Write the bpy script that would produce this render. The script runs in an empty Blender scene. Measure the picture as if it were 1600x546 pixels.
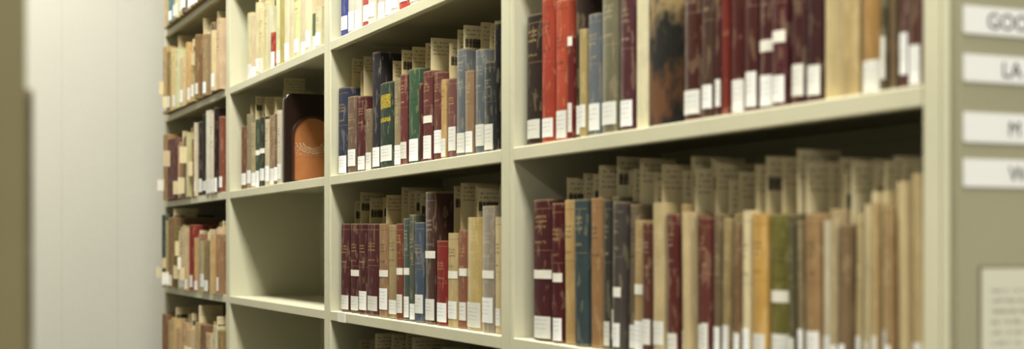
import bpy, math, random, bmesh
from mathutils import Vector
random.seed(7)
S=bpy.context.scene
S.view_settings.view_transform='Standard'
S.view_settings.look='None'
S.view_settings.exposure=.44
S.view_settings.gamma=.84
COL=S.collection
# ------------------------------------------------------------ camera model
F=2222.0; HZ=383.0; CH=1.30
TH=math.atan(983/F); ST,CT=math.sin(TH),math.cos(TH)
H=0.829; W=0.914; Y0=0.978
def ray(px):
    d=(px-800)/F
    return ST+d*CT, CT-d*ST
def on_face(px,plane=H):
    rx,ry=ray(px); t=plane/rx
    return t*ry,t            # y, depth
def on_end(px,ye):
    rx,ry=ray(px); t=ye/ry
    return t*rx,t
def zof(py,t): return CH+(HZ-py)/F*t
cam=bpy.data.cameras.new('camera'); co=bpy.data.objects.new('camera',cam); COL.objects.link(co)
co.location=(0,0,CH); co.rotation_euler=(math.pi/2,0,-TH)
cam.sensor_width=36; cam.lens=50; cam.shift_y=(HZ-273)/1600
cam.clip_start=0.01
cam.dof.use_dof=True; cam.dof.focus_distance=2.62; cam.dof.aperture_fstop=3.8
S.camera=co
# ------------------------------------------------------------ materials
def lin(c):
    return tuple(((v/255)/12.92 if v/255<=0.04045 else ((v/255+0.055)/1.055)**2.4) for v in c)+(1,)
class N:
    def __init__(s,name,rough=.5,coat=0,metal=0):
        s.m=bpy.data.materials.new(name); s.m.use_nodes=True
        s.t=s.m.node_tree; s.b=s.t.nodes['Principled BSDF']
        s.b.inputs['Roughness'].default_value=rough
        s.b.inputs['Coat Weight'].default_value=coat
        s.b.inputs['Coat Roughness'].default_value=.12
        s.b.inputs['Metallic'].default_value=metal
        s.b.inputs['Specular IOR Level'].default_value=.3
    def n(s,ty,**k):
        x=s.t.nodes.new(ty)
        for a,b in k.items(): setattr(x,a,b)
        return x
    def set(s,sock,v):
        if isinstance(v,bpy.types.NodeSocket): s.t.links.new(v,sock)
        else: sock.default_value=v
    def math(s,op,a,b=0.0,c=0.0):
        x=s.n('ShaderNodeMath',operation=op)
        s.set(x.inputs[0],a); s.set(x.inputs[1],b)
        return x.outputs[0]
    def band(s,v,lo,hi):
        return s.math('MULTIPLY',s.math('GREATER_THAN',v,lo),s.math('LESS_THAN',v,hi))
    def mix(s,f,a,b,mode='MIX'):
        x=s.n('ShaderNodeMix',data_type='RGBA',blend_type=mode)
        s.set(x.inputs[0],f); s.set(x.inputs[6],a); s.set(x.inputs[7],b)
        return x.outputs[2]
    def coords(s,kind='Object'):
        c=s.n('ShaderNodeTexCoord').outputs[kind]
        q=s.n('ShaderNodeSeparateXYZ'); s.t.links.new(c,q.inputs[0])
        return c,q.outputs
    def noise(s,vec,scale,detail=3,sc=(1,1,1)):
        mp=s.n('ShaderNodeMapping'); mp.inputs['Scale'].default_value=sc
        s.t.links.new(vec,mp.inputs[0])
        x=s.n('ShaderNodeTexNoise'); x.inputs['Scale'].default_value=scale; x.inputs['Detail'].default_value=detail
        s.t.links.new(mp.outputs[0],x.inputs['Vector']); return x.outputs['Fac']
    def color(s,v): s.set(s.b.inputs['Base Color'],v)
    def bump(s,h,st=.2,dist=.001):
        x=s.n('ShaderNodeBump'); x.inputs['Strength'].default_value=st; x.inputs['Distance'].default_value=dist
        s.t.links.new(h,x.inputs['Height']); s.t.links.new(x.outputs[0],s.b.inputs['Normal'])
def painted(name,c,var=.06,rough=.42,scale=6,spec=.3):
    k=N(name,rough); v,_=k.coords()
    f=k.noise(v,scale,4)
    a=lin(c); b=lin(tuple(max(0,int(x*(1-var*2))) for x in c))
    k.color(k.mix(f,a,b)); k.bump(k.noise(v,700,2),.08,.0005)
    k.b.inputs['Specular IOR Level'].default_value=spec
    return k.m
M_STEEL=painted('shelf_paint',(213,210,186),.04)
M_PANEL=painted('end_panel_paint',(157,154,130),.04)
M_PANEL2=painted('facing_panel_paint',(128,120,90),.05)
def wallmat():
    k=N('wall_paint',.8); v,q=k.coords()
    f=k.noise(v,1.5,3)
    fr=k.math('FRACT',k.math('MULTIPLY',q[0],5.3))
    ln=k.band(fr,.0,.03)
    c=k.mix(f,lin((214,213,203)),lin((206,205,195)))
    k.bump(k.noise(v,60,4),.3,.003)
    k.color(k.mix(k.math('MULTIPLY',ln,.10),c,lin((165,163,146)))); return k.m
M_WALL=wallmat()
def cloth(name,gilt=None,rough=.65,coat=0,style=None,gs=.7):
    k=N(name,rough,coat); v,q=k.coords()
    oi=k.n('ShaderNodeObjectInfo'); base=oi.outputs['Color']; rnd=oi.outputs['Random']
    off=k.n('ShaderNodeVectorMath',operation='ADD'); k.t.links.new(v,off.inputs[0])
    cx=k.n('ShaderNodeCombineXYZ'); k.t.links.new(k.math('MULTIPLY',rnd,37.0),cx.inputs[2]); k.t.links.new(cx.outputs[0],off.inputs[1])
    vv=off.outputs[0]
    n1=k.noise(vv,28,5)
    dark=k.mix(1.0,base,(.5,.48,.45,1),'MULTIPLY')
    c=k.mix(k.math('MULTIPLY',n1,.75),base,dark)
    wear=k.math('GREATER_THAN',k.noise(vv,110,5,(1,1,.3)),.58)
    light=k.mix(.35,base,lin((200,185,150)))
    c=k.mix(k.math('MULTIPLY',wear,.5),c,light)
    g0,_=k.coords('Generated'); q0=k.n('ShaderNodeSeparateXYZ'); k.t.links.new(g0,q0.inputs[0])
    ed=k.math('GREATER_THAN',k.math('ABSOLUTE',k.math('SUBTRACT',q0.outputs[2],.5)),.485)
    c=k.mix(k.math('MULTIPLY',ed,.3),c,lin((196,178,140)))
    if style=='marble':
        def ramp(val,lo,hi):
            mr=k.n('ShaderNodeMapRange'); k.t.links.new(val,mr.inputs[0]); mr.inputs[1].default_value=lo; mr.inputs[2].default_value=hi
            return mr.outputs[0]
        big=k.noise(v,15,4); big2=k.noise(v,24,5)
        c=k.mix(ramp(big,.44,.56),lin((28,27,21)),lin((108,74,46)))
        # pale mottled leather towards the head of the book, darker boards below
        c=k.mix(k.math('MULTIPLY',ramp(big2,.46,.58),ramp(q0.outputs[2],.45,.8)),c,lin((176,154,112)))
    if gilt:
        gz=q0.outputs[2]; gy=q0.outputs[1]
        gs2=k.math('ADD',gz,k.math('MULTIPLY',k.math('SUBTRACT',rnd,.5),.16))
        spine=k.math('LESS_THAN',q[0],.0068)
        mk=None
        for lo,hi in((.61,.63),(.72,.74),(.76,.775),(.79,.81)):
            b=k.band(gs2,lo,hi); mk=b if mk is None else k.math('ADD',mk,b)
        letters=k.math('GREATER_THAN',k.noise(vv,650,1,(1,1,.6)),.52)
        mk=k.math('MULTIPLY',mk,k.math('MULTIPLY',letters,k.band(gy,.2,.8)))
        rules=k.math('ADD',k.band(gz,.930,.935),k.band(gs2,.56,.564))
        mk=k.math('MINIMUM',k.math('ADD',mk,k.math('MULTIPLY',rules,.6)),1.0)
        mk=k.math('MULTIPLY',k.math('MULTIPLY',mk,spine),gs)
        if style=='panel':
            pn=k.math('MULTIPLY',k.math('ADD',k.band(gz,.70,.86),k.band(gz,.54,.59)),k.math('MULTIPLY',spine,k.band(gy,.12,.88)))
            c=k.mix(pn,c,lin((184,164,66)))
            pl=k.math('MULTIPLY',pn,k.math('GREATER_THAN',k.noise(vv,600,1,(1,1,.5)),.54))
            c=k.mix(k.math('MULTIPLY',pl,.7),c,lin((60,60,40)))
        else: c=k.mix(mk,c,lin(gilt))
    k.color(c); k.bump(k.noise(v,1500,1),.15,.0004)
    return k.m
BK={'g':cloth('gilt_book_cloth',(196,166,106)),
    'd':cloth('dark_lettered_cloth',(60,50,40)),
    'p':cloth('plain_book_cloth'),
    'j':cloth('plastic_jacket_cover',(205,195,165),.35,.9,gs=.45),
    'm':cloth('marbled_board',style='marble'),
    'y':cloth('yellow_panel_cloth',(205,180,60),style='panel')}
def pagesmat():
    k=N('page_edges',.85); v,q=k.coords()
    k.color(k.mix(k.noise(v,900,2,(.05,1,.05)),lin((205,188,142)),lin((150,130,88)))); return k.m
M_PAGE=pagesmat()
def labelmat():
    k=N('white_label_paper',.6); v,q=k.coords()
    rnd=k.n('ShaderNodeObjectInfo').outputs['Random']
    rows=k.math('GREATER_THAN',k.math('FRACT',k.math('MULTIPLY',q[2],170.0)),.6)
    t=k.math('GREATER_THAN',k.noise(v,900,1),.53)
    g,_=k.coords('Generated'); qq=k.n('ShaderNodeSeparateXYZ'); k.t.links.new(g,qq.inputs[0])
    ins=k.math('MULTIPLY',k.band(qq.outputs[1],.15,.85),k.band(qq.outputs[2],.3,.9))
    base=k.mix(rnd,lin((236,237,236)),lin((214,212,203)))
    k.color(k.mix(k.math('MULTIPLY',k.math('MULTIPLY',rows,t),k.math('MULTIPLY',ins,.45)),base,lin((90,90,90)))); return k.m
M_LABEL=labelmat()
def bandmat():
    k=N('white_band_paper',.6); v,_=k.coords(); k.color(k.mix(k.noise(v,60,2),lin((236,234,226)),lin((218,214,200)))); return k.m
M_BAND=bandmat()
def slipmat(bar):
    k=N('paper_slip_barcode' if bar else 'paper_slip_plain',.75); v,q=k.coords()
    rnd=k.n('ShaderNodeObjectInfo').outputs['Random']
    base=k.mix(k.noise(v,25,3),lin((226,217,186)),lin((206,195,160)))
    base=k.mix(rnd,base,k.mix(1.0,base,(.84,.81,.76,1),'MULTIPLY'))
    rows=k.math('GREATER_THAN',k.math('FRACT',k.math('MULTIPLY',q[2],150.0)),.62)
    t=k.math('GREATER_THAN',k.noise(v,500,1,(1,1,.35)),.5)
    reg=k.math('MULTIPLY',k.band(q[2],-.030,-.004),k.band(q[0],.004,.055))
    c=k.mix(k.math('MULTIPLY',k.math('MULTIPLY',rows,t),k.math('MULTIPLY',reg,.6)),base,lin((70,60,45)))
    if bar:
        st=k.math('GREATER_THAN',k.noise(v,700,0,(1,0,0)),.36)
        rg=k.math('MULTIPLY',k.band(q[2],-.036,-.022),k.band(q[0],.003,.036))
        c=k.mix(k.math('MULTIPLY',k.math('MULTIPLY',st,rg),.85),c,lin((35,30,28)))
    k.color(c); return k.m
M_SLIP=[slipmat(False),slipmat(True)]
# ------------------------------------------------------------ mesh helpers
def mesh(name,V,Fc,mat,parent=None,loc=(0,0,0),smooth=False):
    me=bpy.data.meshes.new(name); me.from_pydata([tuple(v) for v in V],[],Fc); me.validate()
    b=bmesh.new(); b.from_mesh(me); bmesh.ops.recalc_face_normals(b,faces=b.faces); b.to_mesh(me); b.free()
    me.materials.append(mat)
    o=bpy.data.objects.new(name,me); COL.objects.link(o); o.location=loc
    if parent: o.parent=parent
    return o
def prism(name,poly,axis,a,b,mat,parent=None,loc=(0,0,0)):
    n=len(poly); V=[]
    for e in(a,b):
        for p in poly:
            if axis=='z': V.append((p[0],p[1],e))
            elif axis=='y': V.append((p[0],e,p[1]))
            else: V.append((e,p[0],p[1]))
    Fc=[tuple(range(n))[::-1],tuple(range(n,2*n))]+[(i,(i+1)%n,n+(i+1)%n,n+i) for i in range(n)]
    return mesh(name,V,Fc,mat,parent,loc)
def curve_to_mesh(o,name,parent,loc,rot=(0,0,0)):
    """turn a text/curve object into a real mesh object"""
    bpy.context.view_layer.update()
    dg=bpy.context.evaluated_depsgraph_get()
    me=bpy.data.meshes.new_from_object(o.evaluated_get(dg)); me.name=name
    mats=list(o.data.materials)
    d=o.data; bpy.data.objects.remove(o); bpy.data.curves.remove(d)
    if not me.materials:
        for m in mats: me.materials.append(m)
    n=bpy.data.objects.new(name,me); COL.objects.link(n); n.parent=parent; n.location=loc; n.rotation_euler=rot
    return n
def rect(x0,x1,y0,y1,c=0):
    if c<=0: return [(x0,y0),(x1,y0),(x1,y1),(x0,y1)]
    return [(x0+c,y0),(x1-c,y0),(x1,y0+c),(x1,y1-c),(x1-c,y1),(x0+c,y1),(x0,y1-c),(x0,y0+c)]
def empty(name,loc,label,cat,group=None,rot=0):
    o=bpy.data.objects.new(name,None); COL.objects.link(o); o.location=loc; o.rotation_euler=(0,0,rot)
    o.empty_display_size=.05
    o['label']=label; o['category']=cat
    if group: o['group']=group
    return o
def struct(o): o['kind']='structure'; return o
# ------------------------------------------------------------ room
YF=5.15
M_FLOOR=painted('floor_tile',(160,153,138),.1,.4,3)
M_CEIL=painted('ceiling_paint',(230,228,218),.03,.9,4)
struct(prism('floor',rect(-2.6,3.2,-2.5,YF+.1),'z',-.1,0,M_FLOOR))
struct(prism('ceiling',rect(-2.6,3.2,-2.5,YF+.1),'z',2.9,3.0,M_CEIL))
struct(prism('wall_far',rect(-2.6,3.2,YF,YF+.1),'z',0,2.9,M_WALL))
struct(prism('wall_right',rect(3.1,3.2,-2.5,YF),'z',0,2.9,M_WALL))
struct(prism('wall_left',rect(-2.6,-2.5,-2.5,YF),'z',0,2.9,M_WALL))
struct(prism('baseboard_far',rect(-2.5,3.1,YF-.015,YF),'z',0,.1,M_PANEL))
# ------------------------------------------------------------ shelving range
LV={'D':.686,'C':.413,'A':.140,'B':-.134,'E':-.407,'G':-.68,'T':.959}
def ZS(k): return CH+LV[k]
DEP=.25
def shelving(label,face,sgn,posts,levels,top,pm,endx=.56):
    root=empty('library_shelving',(face,posts[0][0],0),label,'shelving')
    L=lambda x:sgn*x
    for i,(a,b) in enumerate(posts):
        y0,y1=a-posts[0][0],b-posts[0][0]; g=y0+(y1-y0)*.3
        P=[(0.002,y0),(0,y0+.002),(0,g-.001),(.004,g-.001),(.004,g+.001),(0,g+.001),(0,y1-.002),(.002,y1),(DEP,y1),(DEP,y0)]
        prism('upright',[(L(x),y) for x,y in P],'z',0.0,top,M_STEEL,root)
    for i in range(len(posts)-1):
        y0=posts[i][1]-posts[0][0]; y1=posts[i+1][0]-posts[0][0]
        for lv in levels[i]:
            z=CH+LV[lv]
            P=[(.001,z-.019),(.0,z-.018),(0,z-.001),(.001,z),(DEP-.006,z),(DEP-.006,z-.018),(DEP-.008,z-.018),(DEP-.008,z-.002),(.002,z-.002),(.002,z-.0165),(.012,z-.0165),(.012,z-.019)]
            prism('shelf',[(L(x),zz) for x,zz in P],'y',y0+.0005,y1-.0005,M_STEEL,root)
    prism('back_panel',[(L(DEP-.005),posts[0][1]-posts[0][0]),(L(DEP+.0),posts[0][1]-posts[0][0]),(L(DEP+.0),posts[-1][0]-posts[0][0]),(L(DEP-.005),posts[-1][0]-posts[0][0])],'z',.05,top-.02,M_STEEL,root)
    prism('end_panel',[(L(x),y) for x,y in rect(-.0,endx,-.012,0,.0015)],'z',0,top+.01,pm,root)
    return root
posts=[(.9555,.990)]+[(Y0+W*n-.0225,Y0+W*n+.0225) for n in(1,2,3)]+[(Y0+W*4-.012,Y0+W*4+.012)]
allv=['T','D','C','A','B','E','G']
shelving('long cream painted steel library shelving range full of books',H,1,posts,[allv]*4,2.35,M_PANEL)
YE=.9435
OX=.082; OY=.95
shelving('cream steel shelving range with olive end panel beside aisle',OX,-1,[(OY,OY+.03),(OY+W,OY+W+.03),(OY+2*W,OY+2*W+.03)],[allv]*2,2.35,M_PANEL2)
# ------------------------------------------------------------ books
LIFT=.0007
def cname(c):
    r,g,b=c; m=max(c); n=min(c)
    if m<75: return 'black'
    if m-n<22: return 'pale grey' if m>170 else 'grey'
    if r>=g and g>=b:
        if r-g>40 and g-b<30: return 'red' if r>140 else 'dark red'
        if m>185: return 'cream'
        if m>150: return 'tan'
        if r-g<14: return 'olive'
        return 'brown'
    if b>=g and b>r: return 'blue grey'
    if g>=r and g>b: return 'dark green'
    if r>b>g or r>g: return 'dark red'
    return 'grey'
def arc(t,b,n=8):
    return [(b*(2*i/n-1)**2,t*i/n) for i in range(n+1)]
def make_book(x,y,z,t,h,d,col,st='p',slip=0,bands=(),label=True,group='',rot=0,lean=0,card=None):
    b=min(.006,.22*t); c=min(.0025,t*.15)
    cn=cname(col)
    kd={'g':'gilt-lettered cloth','d':'cloth-bound','p':'plain cloth-bound','j':'plastic-jacketed','m':'marbled leather','y':'yellow-panelled cloth'}[st]
    if st=='m': cn='dark brown'
    if label and slip: tail=' with white spine label and paper slip'
    elif label: tail=' with white spine label'
    elif slip: tail=' with paper slip sticking up'
    else: tail=' standing upright on steel shelf'
    root=empty('book',(x,y,z+LIFT+(math.sin(-lean)*t if lean<0 else 0)),cn+' '+kd+' book'+tail,'book',group,rot)
    if lean: root.rotation_euler=(lean,0,rot)
    A=arc(t,b)
    O=[(d,0)]+A+[(d,t)]
    I=[(d,c)]+[(px+c,min(max(py,c),t-c)) for px,py in A]+[(d,t-c)]
    n=len(O); V=[]
    for zz in(0,h):
        V+=[(p[0],p[1],zz) for p in O]; V+=[(p[0],p[1],zz) for p in I]
    Fc=[]
    for i in range(n-1):
        Fc+=[(i,i+1,2*n+i+1,2*n+i),(n+i+1,n+i,3*n+i,3*n+i+1),(i,n+i,n+i+1,i+1),(2*n+i,2*n+i+1,3*n+i+1,3*n+i)]
    Fc+=[(0,2*n,3*n,n),(n-1,2*n-1,4*n-1,3*n-1)]
    cv=mesh('cover',V,Fc,BK[st],root); cv.color=lin(col)
    PP=[(px+c+.0006,min(max(py,c+.0003),t-c-.0003)) for px,py in A]
    prism('pages',[(d-.004,c+.0003)]+PP+[(d-.004,t-c-.0003)],'z',.0025,h-.003,M_PAGE,root)
    def patch(nm,z0,z1,mat,u0=.06,u1=.94):
        m=8; V=[]; ys=[t*(u0+(u1-u0)*i/m) for i in range(m+1)]
        pts=[(b*(2*yy/t-1)**2-.0005,yy) for yy in ys]
        for zz in(z0,z1): V+=[(p[0],p[1],zz) for p in pts]
        k=len(pts)
        return mesh(nm,V,[(i,i+1,k+i+1,k+i) for i in range(k-1)],mat,root)
    if label:
        lh=random.uniform(.026,.040); z0=random.uniform(.002,.016)
        patch('call_number_label',z0,z0+lh,M_LABEL)
    for bz in bands: patch('paper_band',bz,bz+.0125,M_BAND,.02,.98)
    if card:
        prism('paper_flag',rect(-card[0],.0,t*.5-.0004,t*.5+.0004),'z',card[1],card[2],M_SLIP[0] if random.random()<.85 else M_BAND,root)
    if slip:
        top=slip; wd=random.uniform(.045,.08); o=random.uniform(.008,.026)
        wd=min(wd,d-o-.006); bot=h*.45
        ty=t*random.uniform(.4,.6)
        prism('paper_slip',rect(0,wd,-.0003,.0003),'z',-(top-bot),0,M_SLIP[1 if random.random()<.35 else 0],root,(o,ty,top))
    return root
cnt=[0]; LAST={}
def row(lv,items,group,rec=.012,depth=.15,jit=.003,card=None,lean=.010):
    """items: (xl,xr,ytop|None,rgb,style,slip ytop|0|None(random),band y list,label?)"""
    z=ZS(lv); ph=random.uniform(0,6)
    for it in items:
        cnt[0]+=1
        xl,xr,yt,col,st=it[:5]; sl=it[5] if len(it)>5 else 0; bd=it[6] if len(it)>6 else ()
        lab=it[7] if len(it)>7 else True
        pl=H+rec
        yf,_=on_face(xl,pl); yn,t=on_face(xr,pl)
        pv=LAST.get(lv)
        if pv is not None and pv-.002<yf<pv+.2: yf=pv-.002
        if yf-yn<.008: yn=yf-.009
        LAST[lv]=yn
        hh=(zof(yt,t)-z) if yt is not None else random.uniform(.19,.22)
        hh=max(.08,min(hh,.243))
        s=0
        if sl: s=min(max(zof(sl,t)-z+random.uniform(-.007,.008),hh+.008),.250)
        elif sl is None: s=min(hh+random.uniform(.02,.05),.250)
        bands=[zof(q,t)-z for q in bd]
        cd=None
        if card and random.random()<card:
            q=random.choice([.012,.03,.06,.1]); cd=(random.uniform(.010,.022),q,q+random.uniform(.03,.05))
        make_book(pl+random.uniform(-jit,jit),yn+.0007,z,max(.006,yf-yn-.0014),hh,depth+random.uniform(-.015,.02),col,st,s,bands,lab,group,
                  lean=lean*math.sin(cnt[0]*.55+ph),card=cd)
R=lambda c,v=12: tuple(max(5,min(250,x+random.randint(-v,v))) for x in c)
MA=(92,44,46); TN=(198,168,118); CR=(216,202,162)
# bay 1 upper
row('A',[(820,843,20,(62,50,42),'g'),(843,864,None,(176,82,62),'d'),(866,885,None,(188,94,70),'d'),
(885,894,57,(120,50,45),'p',0,(72,)),(894,903,None,(70,58,50),'p',0),(903,915,45,(186,168,120),'p',0),(915,936,20,(118,124,130),'g'),(936,963,None,(132,128,108),'j'),
(963,986,None,(100,62,70),'j'),(986,1006,None,(228,222,192),'p',0,(),False),(1006,1062,None,(60,50,40),'m',0,(),False),(1062,1092,None,(86,48,46),'j'),
(1092,1112,None,(92,70,62),'j'),(1112,1124,None,(84,44,42),'g'),(1124,1132,None,(132,62,52),'p',0,(),False),(1132,1156,None,MA,'j'),(1156,1178,None,(90,48,50),'j'),
(1178,1202,None,(94,54,58),'j',0,(80,)),(1202,1226,None,(96,52,56),'j',0,(66,)),(1226,1250,None,(84,46,48),'j'),(1250,1276,None,(76,44,44),'g'),
(1276,1306,None,(208,192,150),'d',0,(),False),(1306,1338,None,(194,174,130),'j',0,(),False),(1338,1372,None,(176,142,90),'d'),(1372,1384,None,(96,88,66),'g'),(1384,1394,None,(130,112,86),'p',0,(),False),
(1394,1414,None,(104,70,72),'j'),(1414,1437,None,(104,70,62),'j')],'books on the upper shelf of the near bay',lean=.004)
# bay 1 lower
row('B',[(832,862,312,(88,42,46),'g',0,(438,)),(862,879,318,(94,42,46),'g',270,(443,)),(879,897,313,TN,'d',268,(),False),(897,917,312,(74,88,90),'g',266,(),False),
(917,936,310,(168,134,96),'d',267,(),False),(936,948,312,(80,80,76),'j',252),(948,958,308,(104,98,86),'d',262),(958,972,316,(92,86,82),'j',262,(466,)),(972,985,320,(134,120,100),'d',258),(985,1002,345,(192,168,124),'j',276,(462,)),
(1002,1018,349,(110,70,62),'j',285),(1018,1038,318,(206,190,150),'j',262),(1038,1057,335,(112,62,60),'j',270),(1057,1068,320,(186,164,122),'j',243),(1068,1079,332,(208,192,152),'p',262,(),False),
(1079,1094,335,(108,60,52),'j',246),(1094,1109,340,(116,68,60),'g',262),(1109,1122,335,(132,116,92),'j',275),(1122,1135,342,(178,160,120),'j',268),(1135,1148,335,(146,134,98),'j',262),(1148,1160,350,(136,110,82),'d',272),(1160,1174,330,(224,212,176),'d',262),
(1174,1197,335,(204,168,100),'d',252),(1197,1235,335,(124,120,64),'d',246,(476,)),(1235,1246,335,(106,100,76),'j',245),(1246,1258,346,(150,136,106),'j',262),(1258,1284,335,(168,140,102),'d',252),
(1284,1299,345,(222,214,190),'j',246),(1299,1313,328,(188,172,138),'j',262),(1313,1326,352,(140,120,92),'d',250),(1326,1338,335,(206,190,150),'d',240),(1338,1351,320,(218,206,170),'j',255),(1351,1364,300,(224,210,174),'p',0,(),False),
(1364,1376,318,(190,166,122),'j',246),(1376,1388,300,(212,196,156),'d',236),(1388,1400,322,(170,144,106),'j',250),(1400,1418,284,(214,198,158),'p',240),(1418,1437,272,(206,186,144),'j',0)],
'books on the lower shelf of the near bay',jit=.006,lean=.016)
# bay 2 middle
row('A',[(526,540,136,(66,72,92),'g',94),(540,554,150,(126,106,92),'g',112),(554,567,150,(96,50,52),'g',88),(567,577,170,(140,124,102),'d',92),
(577,590,80,(60,58,64),'p',0),(590,611,127,(62,78,66),'y',86),(611,623,122,(164,150,120),'d',78),(623,634,116,(120,70,68),'g',72),(634,651,106,(76,106,82),'d',64),
(651,657,130,(96,54,54),'p',0,(),False),(657,672,110,(118,72,70),'g',56,(192,)),(672,686,112,(120,76,72),'g',58),(686,694,124,TN,'d',60),(694,708,122,(130,92,88),'g',48),
(708,723,76,(120,126,132),'j',44),(723,736,110,(162,138,112),'j',38),(736,752,76,(114,122,128),'j',36),(752,768,96,(70,72,76),'j',32),(768,778,34,(32,32,36),'p',0,(),False)],  # last entry: plain near-black slab closing the row beside the post
'books on the middle shelf of the second bay',jit=.002,lean=.005)
row('B',[(529,542,350,(94,52,54),'g',312),(542,556,350,(92,48,50),'g',306,(433,)),(556,570,350,(88,46,48),'g',308),(570,588,350,(96,52,54),'g',303),
(588,603,350,(164,134,102),'d',302,(434,)),(603,617,352,(176,158,122),'d',298),(617,627,350,(134,82,66),'g',296,(431,)),(627,636,342,(94,106,98),'j',298,(431,)),(636,645,336,(106,110,100),'g',300),(645,660,348,(92,104,122),'g',300),
(660,677,300,(86,60,56),'j',0,(405,)),(677,695,377,(146,60,56),'g',284),(695,711,365,(200,180,138),'d',284,(437,)),(711,724,360,(156,110,90),'g',286,(433,)),(724,749,340,(206,184,126),'j',290),
(749,769,322,(170,160,148),'j',284,(437,)),(769,778,340,CR,'d',286)],'books on the lower shelf of the second bay',jit=.002,lean=.007)
row('C',[(530,541,None,(80,90,150),'p'),(541,551,None,(220,215,200),'j'),(551,561,None,(232,228,214),'j'),(561,573,None,(190,96,90),'d'),(573,585,None,(228,222,206),'j'),
(585,597,None,(220,212,190),'j'),(597,609,None,(140,148,170),'j'),(609,622,None,(232,226,208),'d'),(622,636,None,(190,84,76),'d'),(636,650,None,(220,212,194),'j'),(650,668,None,(150,90,80),'j'),
(668,690,None,(200,190,160),'j'),(690,715,None,(90,60,56),'g')],'books on the upper shelf of the second bay')
def fill(lv,x0,x1,w,hr,pal,group,rec=.012,slipp=.5,jit=.004,styles='ddjgp',depth=.14,labp=.7,card=None,lean=.006):
    x=x0; it=[]
    pl=H+rec
    while x<x1-w[0]*.6:
        xr=min(x+random.uniform(*w),x1)
        if x1-xr<w[0]*.5: xr=x1
        _,t=on_face(xr,pl); h=random.uniform(*hr)
        yt=HZ-(ZS(lv)+h-CH)*F/t
        it.append((x,xr,yt,R(random.choice(pal),9),random.choice(styles),None if random.random()<slipp else 0,(),random.random()<labp)); x=xr
    row(lv,it,group,rec,depth,jit,card,lean)
fill('E',540,700,(11,17),(.185,.205),[MA,TN,(120,100,80),(90,90,85)],'books on the bottom shelf of the second bay',slipp=.95)
# bay 3
B3=[(176,164,122),(222,212,178),(218,208,170),(230,222,194),(208,194,152),(224,214,182),(216,202,162)]
g='books on the upper shelf of the third bay'
fill('C',383,422,(5,7.5),(.15,.185),B3,g,slipp=.35,jit=.002,styles='ddjp')
row('C',[(422,428,50,(170,70,60),'p')],g)
fill('C',428,484,(6,9),(.16,.195),B3,g,slipp=.35,jit=.002,styles='ddjp')
row('C',[(484,491,20,(104,122,90),'p'),(491,500,10,(214,208,176),'d')],g)
row('A',[(375,383,197,(130,92,68),'d'),(383,390,178,(160,150,124),'d',160),(390,397,192,(186,172,136),'d',152),(397,403,186,(84,98,78),'d',158,(243,)),(403,411,182,(66,70,58),'d',150,(240,)),(411,418,186,(210,198,170),'d',146),
(418,425,180,(160,136,108),'d',150),(425,431,178,(130,106,84),'j',138),(431,437,172,(212,204,186),'d',118)],'books on the middle shelf of the third bay',jit=.001,lean=.003)
# bay 4
P4=[(212,194,150),(202,180,134),(176,156,112),(222,210,178),(156,128,94),(134,116,88),(204,184,136),(226,216,188)]
fill('D',253,342,(4,7),(.15,.21),[(110,146,146),(190,174,138),(140,130,112),(210,202,176),(100,92,82)],'books on the top shelf of the far bay',rec=-.018,slipp=.2,card=.1)
g='books on the upper shelf of the far bay'
row('C',[(253,259,72,(196,172,124),'d'),(259,264,80,(150,128,90),'d')],g,-.020,jit=.002,card=1,lean=.003)
fill('C',264,343,(3.8,6),(.14,.2),P4,g,rec=-.014,slipp=.5,jit=.008,card=.15,styles='ddjp')
g='books on the middle shelf of the far bay'
row('A',[(252,259,210,(176,144,104),'p',0,(),False),(259,273,215,(112,72,72),'p',0,(),False)],g,-.020,jit=.002,card=1)
fill('A',273,300,(4.2,6.5),(.15,.19),P4+[(120,78,68)],g,rec=-.012,slipp=.4,jit=.008,card=.3)
row('A',[(300,306,192,(222,214,190),'d'),(306,312,190,(66,56,52),'p'),(312,319,178,(34,32,32),'p'),(319,327,172,(232,228,210),'j'),(327,333,176,(228,220,202),'d'),(333,338,168,(54,44,40),'p'),(338,343,182,(150,94,76),'p')],g,-.004,jit=.004,lean=.004)
g='books on the lower shelf of the far bay'
row('B',[(250,255,336,(64,90,82),'p'),(255,261,345,(206,188,142),'d'),(261,267,340,(150,124,90),'d',326)],g,-.024,jit=.003,card=1,lean=.004)
fill('B',267,292,(4.2,6),(.15,.19),P4,g,rec=-.014,slipp=.5,jit=.008,card=.6)
row('B',[(292,299,352,(150,64,58),'p')],g,-.01,jit=0)
fill('B',299,343,(4.2,6.5),(.14,.18),P4,g,rec=-.008,slipp=.5,jit=.006)
fill('E',254,343,(5,8),(.15,.19),P4+[(160,106,90)],'books on the bottom shelf of the far bay',rec=-.012,slipp=.4,jit=.008,card=.2)
# opposite range books
yy=OY+.034
for i in range(7):
    t=random.uniform(.03,.045)
    make_book(OX+.010+random.uniform(-.001,.001),yy+t,ZS('B'),t,.236-.004*i,.15,R((114,106,78)),'d',0,(),False,'books on the facing range',rot=math.pi)
    yy+=t+.001
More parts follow.
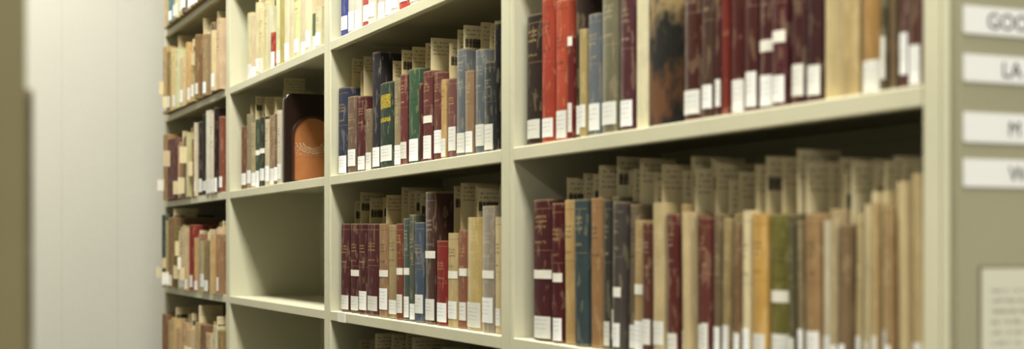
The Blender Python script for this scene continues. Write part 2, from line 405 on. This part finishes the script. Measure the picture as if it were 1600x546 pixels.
# ------------------------------------------------------------ wooden box with arched inset
def arched_box():
    pl=H+.004
    y,t=on_face(444,pl)
    z=ZS('A')+LIFT; w=.132; h=.205; th=.018
    root=empty('wooden_box',(pl,y,z),'dark brown polished wooden box with arched tan inset front','decorative box')
    kb=N('dark_polished_wood',.3,.5); v,q=kb.coords()
    kb.color(kb.mix(kb.noise(v,14,4,(1,1,.15)),lin((52,33,25)),lin((28,18,15))))
    kr=N('moulding_wood',.3,.5); v,q=kr.coords()
    kr.color(kr.mix(kr.noise(v,20,3),lin((90,58,42)),lin((60,36,27))))
    ki=N('tan_arched_inset',.45,.2); v,q=ki.coords()
    base=ki.mix(ki.noise(v,30,4),lin((184,128,82)),lin((148,98,62)))
    dots=ki.math('GREATER_THAN',ki.noise(v,300,2),.55)
    zone=ki.band(q[2],.062,.086)
    ki.color(ki.mix(ki.math('MULTIPLY',ki.math('MULTIPLY',dots,zone),.3),base,lin((226,208,178))))
    def rr(x0,x1,z0,z1,r,rb):
        P=[]
        for cx,cz,a0,rad in((x1-rb,z0+rb,-90,rb),(x1-r,z1-r,0,r),(x0+r,z1-r,90,r),(x0+rb,z0+rb,180,rb)):
            for i in range(7):
                a=math.radians(a0+i*15); P.append((cx+rad*math.cos(a),cz+rad*math.sin(a)))
        return P
    def arch(x0,x1,z0,z1):
        r=(x1-x0)/2; P=[(x0,z0),(x1,z0)]
        for i in range(17):
            a=math.pi*i/16; P.append((x0+r+r*math.cos(a),z1-r+r*math.sin(a)))
        return P
    o=prism('body',rr(0,w,0,h,.020,.003),'y',0,th,kb.m,root)
    bv=o.modifiers.new('b','BEVEL'); bv.width=.003; bv.segments=3
    A=arch(.017,w-.017,.006,h-.050); Bq=arch(.0225,w-.0225,.0061,h-.056)
    V=[];n=len(A)
    for e in(-.006,.001):
        V+=[(p[0],e,p[1]) for p in A]; V+=[(p[0],e,p[1]) for p in Bq]
    Fc=[]
    for i in range(1,n):
        j=(i+1)%n
        Fc+=[(i,j,n+j,n+i),(2*n+i,2*n+j,3*n+j,3*n+i),(i,j,2*n+j,2*n+i),(n+i,n+j,3*n+j,3*n+i)]
    mesh('arch_moulding',V,Fc,kr.m,root)
    prism('arched_inset',Bq,'y',-.003,.0,ki.m,root)
    cu=bpy.data.curves.new('scroll','CURVE'); cu.dimensions='3D'; cu.bevel_depth=.0008
    for rad,zc in((.038,.092),(.030,.092),(.022,.092)):
        sp=cu.splines.new('POLY'); sp.points.add(60)
        for i in range(61):
            a=math.pi*(1+i/60)
            rr2=rad+.002*math.sin(i*1.1)
            sp.points[i].co=(w/2+rr2*math.cos(a),-.0034,zc+rr2*.62*math.sin(a),1)
    ks=N('scroll_paint',.6); v,_=ks.coords(); ks.color(ks.mix(ks.noise(v,90,2),lin((224,204,174)),lin((190,154,118))))
    cu.materials.append(ks.m)
    c=bpy.data.objects.new('scroll',cu); COL.objects.link(c)
    curve_to_mesh(c,'scroll_ornament',root,(0,0,0))
arched_box()
# ------------------------------------------------------------ range labels on the end panel
kt=N('black_print',.6); v,_=kt.coords(); kt.color(kt.mix(kt.noise(v,50,1),lin((62,61,60)),lin((76,74,72))))
kl=N('sign_card',.5); v,_=kl.coords(); kl.color(kl.mix(kl.noise(v,12,2),lin((216,216,214)),lin((206,206,202))))
for (ya,yb,txt,tx,sz) in((8,52,'GOO',1540,.0195),(84,127,'LA',1563,.0195),(175,222,'M',1573,.0185),(248,292,'W',1574,.0190)):
    x0,t=on_end(1504,YE); z1=zof(ya,t); z0=zof(yb,t)
    r=empty('range_label',(x0,YE-.0008,z0),'white printed range label card reading %s on end panel'%txt,'sign','range labels on the end panel')
    hgt=z1-z0
    prism('label_card',rect(0,.20,0,hgt,.001),'y',-.0006,.0006,kl.m,r)
    fc=bpy.data.curves.new('txt','FONT'); fc.body=txt; fc.size=sz; fc.materials.append(kt.m)
    fo=bpy.data.objects.new('txt',fc); COL.objects.link(fo)
    xt,_=on_end(tx,YE)
    curve_to_mesh(fo,'lettering',r,(xt-x0,-.0010,hgt*.5-.0065),(math.pi/2,0,0))
kn=N('notice_paper',.7); v,q=kn.coords()
rows=kn.math('GREATER_THAN',kn.math('FRACT',kn.math('MULTIPLY',q[2],110.0)),.6)
t_=kn.math('GREATER_THAN',kn.noise(v,260,1,(1,1,.3)),.45)
reg=kn.math('MULTIPLY',kn.band(q[0],.012,.128),kn.band(q[2],.02,.19))
kc=kn.mix(kn.math('MULTIPLY',kn.math('MULTIPLY',rows,t_),kn.math('MULTIPLY',reg,.5)),lin((192,190,174)),lin((100,98,92)))
inner=kn.math('MULTIPLY',kn.band(q[0],.0022,.1378),kn.band(q[2],.0022,.2078))
kn.color(kn.mix(inner,lin((128,120,98)),kc))
x0,t=on_end(1529,YE); z1=zof(416,t)
o=prism('notice',rect(0,.14,0,.21),'y',-.0006,.0006,kn.m,None,(x0,YE-.0008,z1-.21))
o['label']='cream paper notice with printed text taped on end panel'; o['category']='notice'
# small clip-on label holder on the shelf edge
y,t=on_face(541,H)
lh=empty('shelf_label_holder',(H-.0015,y,ZS('B')-.019),'small white clip-on label holder on shelf edge','label holder')
prism('clip',rect(-.001,.001,0,.020,.0004),'y',0,.05,M_BAND,lh)
# ------------------------------------------------------------ lights
def fixture(x,y,p,sx=.3,sy=1.2):
    r=empty('ceiling_light',(x,y,2.9),'long white fluorescent ceiling light fixture','ceiling light','fluorescent ceiling lights')
    prism('housing',rect(-sx/2,sx/2,-sy/2,sy/2,.01),'z',-.06,0,M_CEIL,r)
    l=bpy.data.lights.new('lamp','AREA'); l.shape='RECTANGLE'; l.size=sx; l.size_y=sy; l.energy=p; l.color=(1,.985,.935)
    o=bpy.data.objects.new('lamp',l); COL.objects.link(o); o.parent=r; o.location=(0,0,-.065)
for y,p in((-1.4,44),(.7,30),(2.5,38),(4.1,20)): fixture(.40,y,p)
fixture(-1.3,-1.4,32); fixture(1.9,-1.2,17)  # unseen side pair, added behind the camera to brighten slips and cover sides
w=bpy.data.worlds.new('world'); S.world=w; w.use_nodes=True
w.node_tree.nodes['Background'].inputs[0].default_value=(1,.985,.94,1); w.node_tree.nodes['Background'].inputs[1].default_value=.4
